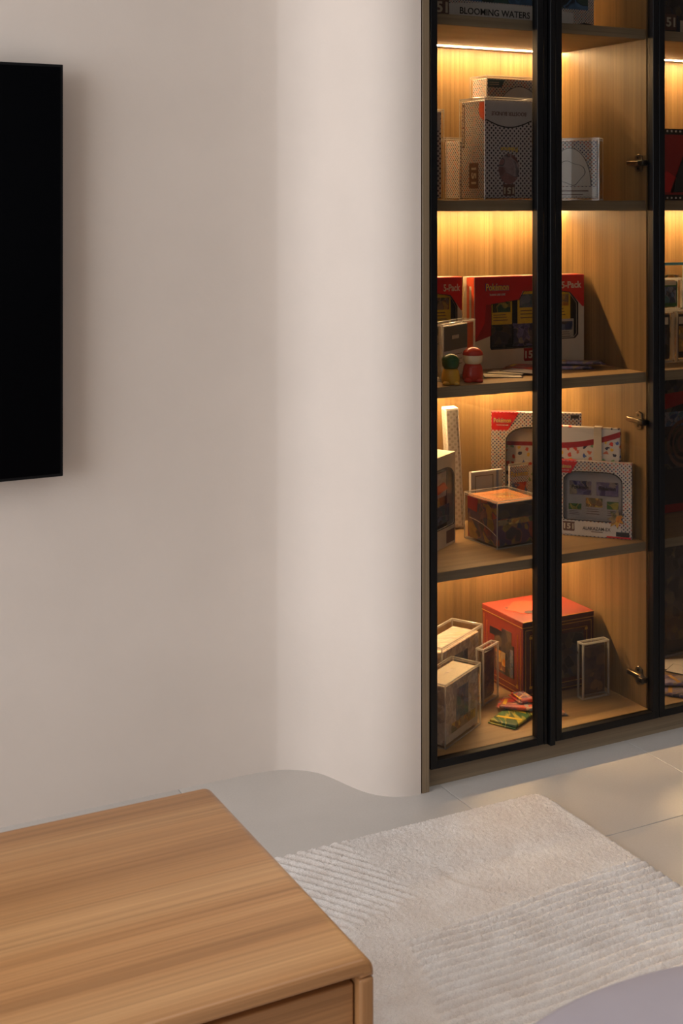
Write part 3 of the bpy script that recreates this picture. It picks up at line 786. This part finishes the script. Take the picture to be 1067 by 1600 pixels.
case('acrylic_case', 'low acrylic case behind the tallest one, bottom of the two stacked cases', .262, .075, .143, L4, 0, 'acrylic box cases')
blob_box('white figure box in the bottom case of the two stacked behind the bundle box', (1.626, 2.557, ZB + .0045), 0, .218, .132, .067, M['teal'])
L2 = (1.694, 2.553, ZB + .1435)
case('acrylic_case', 'upper acrylic case stacked behind the bundle box', .188, .07, .146, L2, 0, 'acrylic box cases')
blob_box('white figure box with a teal corner patch in the upper stacked case', (1.6985, 2.557, ZB + .148), 0, .179, .135, .062, M['teal'])
a = R(-48); L3 = (1.898 - .135*math.cos(a), 2.400 - .135*math.sin(a), ZB)
case('acrylic_case', 'acrylic case standing askew on the second shelf near the upper hinge', .135, .054, .143, L3, -48, 'acrylic box cases')
blob_box('white figure box in the askew case near the upper hinge', rot_point(L3, -48, .004, .004, .0045), -48, .125, .132, .044, M['teal'])
t = thing('film_box', 'dark red box edged with white film perforations in the cut off cabinet', 'box', (2.12, 2.45, ZB), 0)
carton(t, .30, .172, .07, M['charcoal']); patch('artwork', M['darkred'], t, .004, .296, .014, .158)
MB().prism([(.03, .02), (.09, .15), (.13, .15), (.07, .02)], 1, -.0008, 0).build('diagonal_shape', M['charcoal'], t)
MB().prism([(.005, .02), (.04, .02), (.05, .055), (.02, .07), (.005, .06)], 1, -.0008, 0).build('red_shape', M['red'], t)
for k in range(22):
    for z in (.004, .164): patch('perforation', M['white'], t, .006 + k*.0133, .011 + k*.0133, z, z + .0045)

# ------------------------------------------------------------------ third shelf
def five_pack(label, loc, yaw, w, h, d):
    t = thing('five_pack_box', label, 'box', loc, yaw, 'red five-pack boxes')
    hole = [(w*.16, h*.215), (w*.56, h*.215), (w*.60, h*.29), (w*.90, h*.29), (w*.93, h*.33), (w*.93, h*.68), (w*.86, h*.80), (w*.70, h*.83), (w*.44, h*.83), (w*.40, h*.74), (w*.15, h*.70), (w*.15, h*.24)]
    windowed(t, w, h, d, M['cream'], hole)
    MB().prism([(.001, h*.30), (w*.145, h*.36), (w*.145, h*.705), (w*.395, h*.745), (w*.43, h*.835), (w*.69, h*.835), (w*.865, h*.81), (w*.985, h*.64), (w*.999, h*.64), (w*.999, h*.999), (.001, h*.999)], 1, -.0006, 0).build('red_print', M['red'], t)
    MB().prism([(.001, h*.30), (w*.145, h*.36), (w*.145, h*.70), (.10*w, h*.70), (.09*w, h*.5)], 1, -.0009, 0).build('dark_print', M['darkred'], t)  # darker red area of the front print
    box('red_top', M['red'], t, 0, w, .001, d*.55, h - .0006, h + .0006)
    box('lit_red_side', M['orange'], t, -.0006, .0006, .001, d*.66, .02, h - .001)  # red face coloured orange to carry the warm light falling on it
    box('side_caption', M['cream'], t, -.0009, 0, d*.25, d*.42, h*.55, h*.90)
    wordmark(t, w*.20, h*.885, w*.20, -.0007)
    text('5-Pack', h*.105, M['cream'], t, (w*.875, -.0010, h*.885), 'front', 0, .025, w*.19, 'pack_count')
    card(t, w*.17, h*.47, w*.19, h*.28, .012, M['yellow'], M['art_green'])
    card(t, w*.41, h*.47, w*.22, h*.37, .012, M['yellow'], M['art_cool'])
    card(t, w*.68, h*.49, w*.22, h*.33, .012, M['yellow'], M['art_warm'])
    pack(t, w*.16, h*.22, w*.20, h*.255, .014, M['art_dark']); pack(t, w*.37, h*.22, w*.19, h*.255, .014, M['art_violet'])
    card(t, w*.58, h*.26, w*.19, h*.24, .011, M['cream'], M['art_mix']); card(t, w*.78, h*.26, w*.15, h*.24, .011, M['cream'], M['art_cool'])
    logo151(t, w*.50, h*.13, h*.17, -.0006, 0, 'darkred')
five_pack('red and white five-pack box in the middle of the third shelf', (1.659, 2.55, ZC_), 0, .312, .2115, .048)
five_pack('red five-pack box at the left end of the third shelf, partly hidden', (1.409, 2.58, ZC_), 0, .236, .2115, .048)
L = (1.482, 2.402, ZC_)
case('acrylic_case', 'acrylic case with a grey and white certificate behind the two small figures', .165, .034, .124, L, 32, 'acrylic box cases', t=.004)
t = thing('certificate', 'grey and white printed certificate in the acrylic case behind the figures', 'document', rot_point(L, 32, .022, .008, .0042), 32)
box('sheet', M['white'], t, 0, .118, 0, .012, 0, .112, .0006, 1)
patch('grey_header', plain('slate_print', rgb(92, 96, 92), .5), t, .001, .117, .058, .111); patch('emblem', M['cream'], t, .04, .074, .082, .09, -.0008)
for k in range(3): patch('text_line', M['brown_ink'], t, .03, .09, .047 - k*.011, .0485 - k*.011)
case('acrylic_case', 'small clear case at the left edge of the third shelf', .06, .03, .115, (1.41, 2.455, ZC_), 32, 'acrylic box cases')
# two little painted figures: plain rounded bodies with a cap
def figure(label, loc, s, body, head, cap, k):
    t = thing('toy_figure', label, 'toy', loc, -25)
    MB().lathe([(0, 0), (.017*s, 0), (.021*s, .004*s), (.0215*s, .016*s), (.019*s, .030*s), (.0155*s, .036*s), (0, .036*s)], (0, 0, 0), 24).build('body', M[body], t)
    MB().lathe([(0, .032*s), (.014*s, .034*s), (.0195*s, .042*s), (.0205*s, .050*s), (.018*s, .060*s), (.011*s, .066*s), (0, .068*s)], (0, 0, 0), 24).build('head', M[head], t)
    MB().lathe([(.0203*s, .0535*s), (.0212*s, .055*s), (.0192*s, .0615*s), (.0118*s, .0675*s), (.004*s, .070*s), (0, .0705*s)], (0, 0, 0), 24).build('cap', M[cap], t)
    for q in (-1, 1): MB().lathe([(0, 0), (.008*s, 0), (.009*s, .004*s), (.006*s, .008*s), (0, .009*s)], (q*.011*s, -.013*s, 0), 14, 1, 1.3).build('foot', M[k], t)
figure('small toy figure with yellow body and green head by the left door edge', (1.4835, 2.372, ZC_), .92, 'toy_yellow', 'toy_green', 'toy_green', 'toy_yellow')
figure('small glossy toy figure with red body and cream head', (1.5515, 2.391, ZC_), 1.05, 'toy_red', 'toy_cream', 'toy_red', 'toy_red')
flat_card('pale card lying nearest the shelf front on the third shelf', (1.655, 2.432, ZC_), 62, .06, .085)
flat_card('pale card in the middle of the three overlapping on the third shelf', (1.690, 2.462, ZC_ + .0018), 40, .06, .085)
flat_card('pale card lying on top of the three on the third shelf', (1.725, 2.455, ZC_ + .0036), 25, .06, .085, 'grey')
flat_pack('upper purple booster pack on the pair at the right of the third shelf', M['art_violet'], (1.900, 2.475, ZC_ + .0085), 58, tilt=(0, 4), stripe='gold')
flat_pack('lower purple booster pack of the pair at the right of the third shelf', M['art_violet'], (1.868, 2.478, ZC_), 66, stripe='gold')
flat_pack('red booster pack lying behind the middle door frame on the third shelf', M['art_red'], (1.780, 2.505, ZC_), 40)
# cut off cabinet, third shelf: graded-card holders
def holder(label, x, y, z, w, h, edge, pic):
    case('card_case', label, w, .022, h, (x, y, z), 0, 'card cases in the cut off cabinet', t=.005, lid=0, mag=True)
    c = thing('card', 'card inside the ' + label, 'card', (x + .010, y + .008, z + .009), 0)
    box('sheet', M[edge], c, 0, w - .02, 0, .0015, 0, h - .018); patch('picture', pic, c, .004, w - .024, h*.12, h*.62)
    patch('header', M['cream'], c, .004, w - .024, h*.66, h*.80)
holder('clear card case standing lower left in the cut off cabinet', 2.0715, 2.45, ZC_, .094, .124, 'charcoal', M['art_dark'])
holder('clear card case standing lower right in the cut off cabinet', 2.171, 2.45, ZC_, .09, .124, 'charcoal', M['art_warm'])
holder('clear card case stacked on the lower pair in the cut off cabinet', 2.09, 2.45, ZC_ + .1245, .10, .078, 'green', M['art_cool'])
t = thing('card_case', 'tall clear case with a cyan rim behind the stacked card cases', 'acrylic case', (2.07, 2.52, ZC_), 0, 'card cases in the cut off cabinet')
box('shell', M['acr'], t, 0, .19, 0, .03, 0, .235); MB().box(.0, .19, -.0006, .003, .229, .236, .001, 1).box(0, .005, -.0006, .003, 0, .229).box(.185, .19, -.0006, .003, 0, .229).build('rim', M['cyan'], t)
box('insert', M['art_warm'], t, .012, .178, .012, .014, .004, .205)

M['amber'] = plain('amber_print', rgb(214, 140, 84), .4)
# ------------------------------------------------------------------ fourth shelf
t = thing('slim_box', 'tall slim white box with grey dots leaning at the back of the fourth shelf', 'box', (1.652, 2.638, ZD + .0012), -16, None, (0, -3.2))
box('carton', M['dots_soft'], t, 0, .034, 0, .036, 0, .282, .004, 2)
box('end_cap', M['white'], t, .0005, .0335, .0005, .0355, .280, .2835, .002, 1); box('seam', M['brown_ink'], t, .0272, .0277, -.0003, .001, .006, .262)
L = (1.462, 2.449, ZD)
t = thing('figure_box', 'white box with orange and blue artwork at the left end of the fourth shelf', 'box', L, 33)
w, h, d = .165, .205, .075
hole = arch(.03, .158, .045, .175, .03)
windowed(t, w, h, d, M['cream'], hole, M['charcoal'])
box('artwork', M['art_warm'], t, .05, .13, .010, .012, .05, .11); box('artwork', M['art_pale'], t, .07, .135, .009, .011, .11, .165); box('artwork', M['art_cool'], t, .085, .15, .008, .010, .05, .09)
MB().prism([(.06, .135), (.12, .142), (.14, .125), (.07, .118)], 1, .006, .008).build('artwork', M['orange'], t)
patch('caption_panel', M['brown_ink'], t, .118, .16, .006, .034)
t = thing('white_box', 'plain white box standing behind the orange and blue box', 'box', rot_point(L, 33, .012, .079), 33)
carton(t, .15, .212, .05, M['cream']); box('lid', M['white'], t, -.0006, .1506, -.0006, .0506, .200, .2127, .001, 1); box('lid_edge', M['brown_ink'], t, .002, .148, -.0009, .0, .1985, .2)
def dot_box(label, loc, yaw, w, h, d, tall, kind):
    t = thing('collection_box', label, 'box', loc, yaw, 'white dotted window boxes', )
    z0 = h*.22 if kind == 'low' else h*.12
    hole = arch(w*.13 if kind == 'low' else w*.17, w*.87, z0, h*.86, h*.13)
    windowed(t, w, h, d, M['dots'], hole, M['grey'])
    flag(t, M['red'], .001, h - .001, w*.30, h*.155, .3, -.0008)
    wordmark(t, w*.125, h - h*.075, w*.19, -.0009)
    box('red_top', M['red'], t, .0, w*.28, .001, d*.8, h - .0004, h + .0006)
    return t, w, h
q8 = R(-45); w8, h8 = .176, .172
t, w, h = dot_box('white dotted window box with ALAKAZAM-EX lettering leaning by the side wall', (1.9665 - w8*math.cos(q8), 2.369 - w8*math.sin(q8), ZD), -45, w8, h8, .022, False, 'low')
MB().prism([(.002, .004), (w*.30, .004), (w*.30, h*.20)] + [(w*.30 - (w*.29)*k/8, h*.20) for k in range(1, 8)] + [(.002, h*.20)], 1, -.0007, 0).build('mark_panel', M['white'], t)
MB().prism([(w*.22, .002), (w*.88, .002), (w*.85, h*.15), (w*.70, h*.19), (w*.40, h*.20), (w*.24, h*.19)], 1, -.0009, 0).build('title_panel', M['white'], t)
logo151(t, w*.19, h*.125, h*.15, -.0010)
text('ALAKAZAM-EX', h*.062, M['ink'], t, (w*.55, -.0011, h*.11), 'front', 0, .01, w*.36, 'title'); patch('caption_line', M['brown_ink'], t, w*.48, w*.63, h*.065, h*.075, -.0011)
patch('black_caption', M['ink'], t, w*.80, w*.97, h*.03, h*.09, -.0010); patch('red_caption', M['red'], t, w*.68, w*.99, .001, h*.028, -.0011)
pack(t, w*.18, h*.50, w*.30, h*.26, .016, M['art_violet']); pack(t, w*.53, h*.50, w*.30, h*.26, .016, M['art_violet'])
for x in (.33, .68): text('Pok\u00e9mon', h*.07, M['ink'], t, (w*x, .0105, h*.64), 'front', 0, .03, w*.22, 'pack_logo')
card(t, w*.38, h*.24, w*.26, h*.30, .012, M['grey'], M['art_warm']); card(t, w*.16, h*.24, w*.20, h*.20, .013, M['grey'], M['art_green']); card(t, w*.66, h*.24, w*.18, h*.26, .013, M['grey'], M['art_green'])
MB().prism([(w*.80 + w*.12*r_*math.cos(a), h*.26 + h*.14*r_*math.sin(a)) for a, r_ in [(2*PI*k/14, 1 if k % 2 else .5) for k in range(14)]], 1, -.0013, 0).build('yellow_artwork', M['art_warm'], t)
q7 = R(-47); w7, h7, d7 = .202, .246, .018
t = thing('binder', 'zipped white binder with a red swoosh and a pale elastic strap behind the ALAKAZAM-EX box', 'binder', (1.9675 - w7*math.cos(q7), 2.4105 - w7*math.sin(q7), ZD), -47)
box('cover', M['confetti'], t, 0, w7, 0, d7, 0, h7, .004, 2)
cv = [(w7*k/14, h7*(.845 + .13*(k/14)**2 - .02*math.sin(PI*k/14))) for k in range(15)]
MB().prism(cv + [(w7 - .001, h7 - .003), (.001, h7 - .003)], 1, -.0004, .0003).build('white_panel', M['white'], t)
MB().prism([(x, z - .013) for x, z in cv] + cv[::-1], 1, -.0006, .0003).build('red_swoosh', M['darkred'], t)
MB().box(w7*.70, w7*.79, -.0022, -.0004, 0, h7 + .001, .0005, 1).box(w7*.70, w7*.79, -.0022, d7 + .001, h7, h7 + .0016).build('elastic_strap', M['cream'], t)
MB().box(-.0006, .001, .002, d7*.8, .004, h7 - .004).build('zip_edge', M['yellow'], t)
patch('red_artwork', M['art_red'], t, w7*.2, w7*.62, h7*.42, h7*.58, -.0006)
q3 = R(-35); w3_, h3, d3 = .213, .268, .020
t, w, h = dot_box('tallest white dotted window box at the back of the fourth shelf', (1.941 - w3_*math.cos(q3), 2.520 - w3_*math.sin(q3), ZD), -35, w3_, h3, d3, True, 'high')
box('binder_panel', M['confetti'], t, w*.06, w*.94, .010, .0115, h*.10, h*.70); box('red_swoosh', M['darkred'], t, w*.06, w*.94, .0095, .0112, h*.70, h*.735); box('artwork', M['art_red'], t, w*.52, w*.86, .008, .0098, h*.40, h*.60)
box('white_panel', M['cream'], t, w*.06, w*.94, .0098, .0114, h*.735, h*.90)
patch('caption_panel', M['ink'], t, w*.88, w*.97, h*.955, h*.985, -.0008)
t = thing('card_box', 'flat white card box with a blue stripe behind the square acrylic case', 'box', (1.6805, 2.598, ZD), 0)
box('carton', M['white'], t, 0, .088, 0, .009, 0, .139, .001, 1); patch('blue_stripe', M['pale_blue'], t, .071, .077, .002, .1385)
MB().ring([(.012, .07), (.062, .07), (.062, .129), (.012, .129)], [(.0132, .0712), (.0608, .0712), (.0608, .1278), (.0132, .1278)], 1, -E0, .0002).build('printed_border', M['brown_ink'], t)
t = thing('booster_pack', 'upright dotted booster pack with yellow lettering between the card box and the binder', 'booster pack', (1.7745, 2.5775, ZD), 0)
box('pouch', M['dots_small'], t, 0, .056, 0, .0055, .004, .148, .0022, 2); MB().box(0, .056, .0022, .0032, 0, .004).box(0, .056, .0022, .0032, .148, .153).build('crimp', M['cream'], t)
wordmark(t, .028, .128, .048, -.0004, 'front', 0, False); patch('artwork', M['art_red'], t, .008, .05, .06, .108)
L9 = (1.645, 2.437, ZD)
case('acrylic_case', 'square acrylic case with a colourful box at the front of the fourth shelf', .124, .124, .106, L9, 3.5, 'acrylic box cases', t=.0024)
t = thing('trainer_box', 'colourful cube shaped card box in the square acrylic case', 'box', rot_point(L9, 3.5, .006, .006, .0042), 3.5)
carton(t, .112, .096, .112, M['art_mix'])
box('top_print', M['amber'], t, .001, .111, .001, .111, .0955, .0966); box('top_artwork', M['art_warm'], t, .04, .09, .03, .08, .0962, .0969)
MB().prism([(.111, .094), (.072, .094), (.076, .062), (.111, .066)], 0, -.0007, 0).build('side_logo_patch', M['darkred'], t)
ln = [(.105 - .10*k/10, .046 - .022*(k/10)**2) for k in range(11)]
MB().prism(ln + [(y, z - .0016) for y, z in ln[::-1]], 0, -.0007, 0).build('curved_line', M['cream'], t)
patch('dark_band', M['art_dark'], t, .002, .11, .06, .094); patch('orange_band', M['art_warm'], t, .002, .11, .046, .058)
t = thing('car_box', 'big dark box with a car wheel picture in the cut off cabinet', 'box', (2.028, 2.53, ZD), 0)
carton(t, .45, .33, .13, M['art_dark']); patch('black_band', M['ink'], t, .001, .449, .02, .11); patch('red_band', M['darkred'], t, .001, .449, .002, .022, -.0006)
for r1, r0 in ((.052, .044), (.036, .030), (.02, .012)):
    MB().ring([(.235 + r1*math.cos(a), .17 + r1*1.15*math.sin(a)) for a in [2*PI*k/28 for k in range(28)]], [(.235 + r0*math.cos(a), .17 + r0*1.15*math.sin(a)) for a in [2*PI*k/28 for k in range(28)]], 1, -.0006, 0).build('wheel_ring', M['brown_ink'], t)
patch('blue_band', M['art_cool'], t, .1, .44, .215, .25); MB().prism([(.08, .24), (.24, .27), (.24, .30), (.08, .29)], 1, -.0008, 0).build('red_shape', M['darkred'], t)

# ------------------------------------------------------------------ bottom shelf
def pale_box(label, loc, yaw, w, d, h, mat, top):
    t = thing('figure_box', label, 'box', loc, yaw)
    carton(t, w, h, d, mat); box('top_print', M[top] if isinstance(top, str) else top, t, .002, w - .002, .002, d - .002, h - .0004, h + .0006)
    box('artwork', M['art_cool'], t, w*.34, w*.70, -.0005, .0002, h*.30, h*.84); patch('lower_artwork', M['art_warm'], t, w*.2, w*.92, h*.14, h*.30)
    return t
LA = (1.4585, 2.352, ZE)
case('acrylic_case', 'acrylic case at the front left of the bottom shelf', .164, .074, .136, LA, 30, 'acrylic box cases', t=.0026)
t = pale_box('pale box with faded artwork in the front left case on the bottom shelf', rot_point(LA, 30, .006, .005, .0045), 30, .152, .063, .124, M['art_pale'], 'cream')
patch('pale_print', M['cream'], t, .004, .148, .004, .016, -.0006); box('top_caption', M['art_pale'], t, .06, .11, .034, .04, .1244, .125)
LBk = (1.704 - .20*math.cos(R(30)), 2.583 - .20*math.sin(R(30)), ZE)
case('acrylic_case', 'acrylic case at the back left of the bottom shelf', .20, .082, .163, LBk, 30, 'acrylic box cases', t=.0034)
t = pale_box('pale box with mottled top in the back left case on the bottom shelf', rot_point(LBk, 30, .008, .007, .005), 30, .184, .068, .142, M['art_pale'], M['art_pale'])
slab('slim acrylic pack case between the two pale boxes and the red box', 'dark booster pack in the slim case left of the red box', .072, .021, .128, (1.6627, 2.5179, ZE), 27.4, M['foil_dark'])
slab('slim acrylic pack case in front of the red box near the lower hinge', 'dark booster pack in the slim case near the lower hinge', .075, .022, .130, (1.8846, 2.4424, ZE), -2, M['foil_dark'])
# red chest-like carton with gold lines
t = thing('gift_box', 'big red box with gold lines and dark windows at the back of the bottom shelf', 'box', (1.7665, 2.512, ZE), 0)
w, h, d = .2035, .1765, .168
rp = plain('deep_red_lacquer_print', rgb(126, 44, 30), .42, .5, 0, .1, 60)
fr = plain('dark_maroon_print', rgb(72, 28, 22), .42, .5, 0, .1, 60)
box('carton', rp, t, 0, w, 0, d, 0, h - .0135, .001, 1)
box('lid', rp, t, -.001, w + .001, -.001, d + .001, h - .013, h, .001, 1)
box('front_print', fr, t, .001, w - .001, -.0005, 0, .001, h - .014)
box('lid_print', fr, t, .001, w - .001, -.0016, 0, h - .012, h - .001)
g = MB()
def line_f(x0, x1, z0, z1, y=-.0010): g.box(x0, x1, y, 0, z0, z1)
def line_l(y0, y1, z0, z1): g.box(-.0010, 0, y0, y1, z0, z1)
for m_, th in ((.007, .0012), (.020, .0010)):
    line_f(m_, w - m_, m_, m_ + th); line_f(m_, w - m_, h - .014 - m_, h - .014 - m_ + th); line_f(m_, m_ + th, m_, h - .014 - m_); line_f(w - m_ - th, w - m_, m_, h - .014 - m_)
    line_l(m_, d - m_, m_, m_ + th); line_l(m_, m_ + th, m_, h - .014 - m_); line_l(d - m_ - th, d - m_, m_, h - .014 - m_)
for x in (.018, w - .026):
    line_f(x, x + .008, h - .042, h - .036); line_f(x, x + .008, .02, .026)
line_l(.018, .026, .018, .026)
g.box(0, w, -.002, 0, h - .0140, h - .0128).box(0, w, -.002, 0, h - .0012, h).box(-.002, 0, 0, d, h - .0140, h - .0128)
g.build('gold_lines', M['gold'], t)
for x0, x1 in ((.03, w - .03),):
    box('front_window', M['art_dark'], t, x0, x1, -.0008, 0, .03, h - .042)
sw = MB().prism([(.035, .034), (.115, .034), (.115, .115), (.135, .115), (.135, .132), (.085, .132), (.085, .140), (.045, .140), (.045, .11), (.035, .11)], 0, -.0008, .0).build('side_window', M['art_dark'], t)
box('side_window_artwork', M['art_warm'], t, -.0012, 0, .07, .11, .04, .085); box('side_window_artwork', M['art_cool'], t, -.0012, 0, .037, .05, .036, .10)
MB().prism([(w*.42 + .062*(1 + .14*math.sin(5*a))*math.cos(a), d*.52 + .05*(1 + .12*math.sin(4*a + 1))*math.sin(a)) for a in [2*PI*k/40 for k in range(40)]], 2, h - .0004, h + .0006).build('top_artwork', plain('bright_red_print', rgb(206, 66, 40), .45), t)
MB().prism([(w*.30 + .016*math.cos(a), d*.34 + .011*math.sin(a)) for a in [2*PI*k/16 for k in range(16)]], 2, h, h + .0009).build('black_artwork', M['ink'], t)
MB().prism([(w*.12, d*.60), (w*.17, d*.63), (w*.16, d*.68), (w*.12, d*.65)], 2, h - .0004, h + .0007).build('black_artwork', M['ink'], t)
flat_pack('green booster pack lying at the front of the bottom shelf', M['art_green'], (1.676, 2.425, ZE), -62, .066, .10)
flat_pack('red booster pack lying crosswise over the green one', M['art_red'], (1.725, 2.462, ZE + .0085), 48, .064, .10, (0, 3), 'grey')
flat_pack('uppermost red booster pack on the little pile', M['art_red'], (1.742, 2.476, ZE + .0175), 82, .060, .045, (0, 2), 'grey')
flat_pack('red booster pack lying behind the middle door frame on the bottom shelf', M['art_red'], (1.768, 2.418, ZE), 78, .05, .075, (0, 0), 'grey')
LX = (2.09, 2.575, ZE)
case('acrylic_case', 'acrylic case with bright ridged edges on the bottom shelf of the cut off cabinet', .36, .09, .315, LX, 0, 'acrylic box cases', t=.006)
t = thing('display_box', 'dark grey box in the acrylic case on the bottom shelf of the cut off cabinet', 'box', rot_point(LX, 0, .115, .012, .0065), 0)
carton(t, .235, .30, .066, M['charcoal']); patch('artwork', M['art_dark'], t, .01, .225, .03, .28)
flat_card('white card at the back of the bottom shelf in the cut off cabinet', (2.235, 2.53, ZE), 70, .07, .10, 'white')
flat_card('white card at the front of the two in the cut off cabinet', (2.225, 2.475, ZE + .0018), 30, .06, .09, 'white')
flat_pack('upper violet booster pack in the cut off cabinet', M['art_violet'], (2.125, 2.425, ZE + .0085), 60, .066, .11, (0, 3), 'gold')
flat_pack('lower violet booster pack in the cut off cabinet', M['art_violet'], (2.095, 2.405, ZE), 35, .066, .11, (0, 0), 'gold')
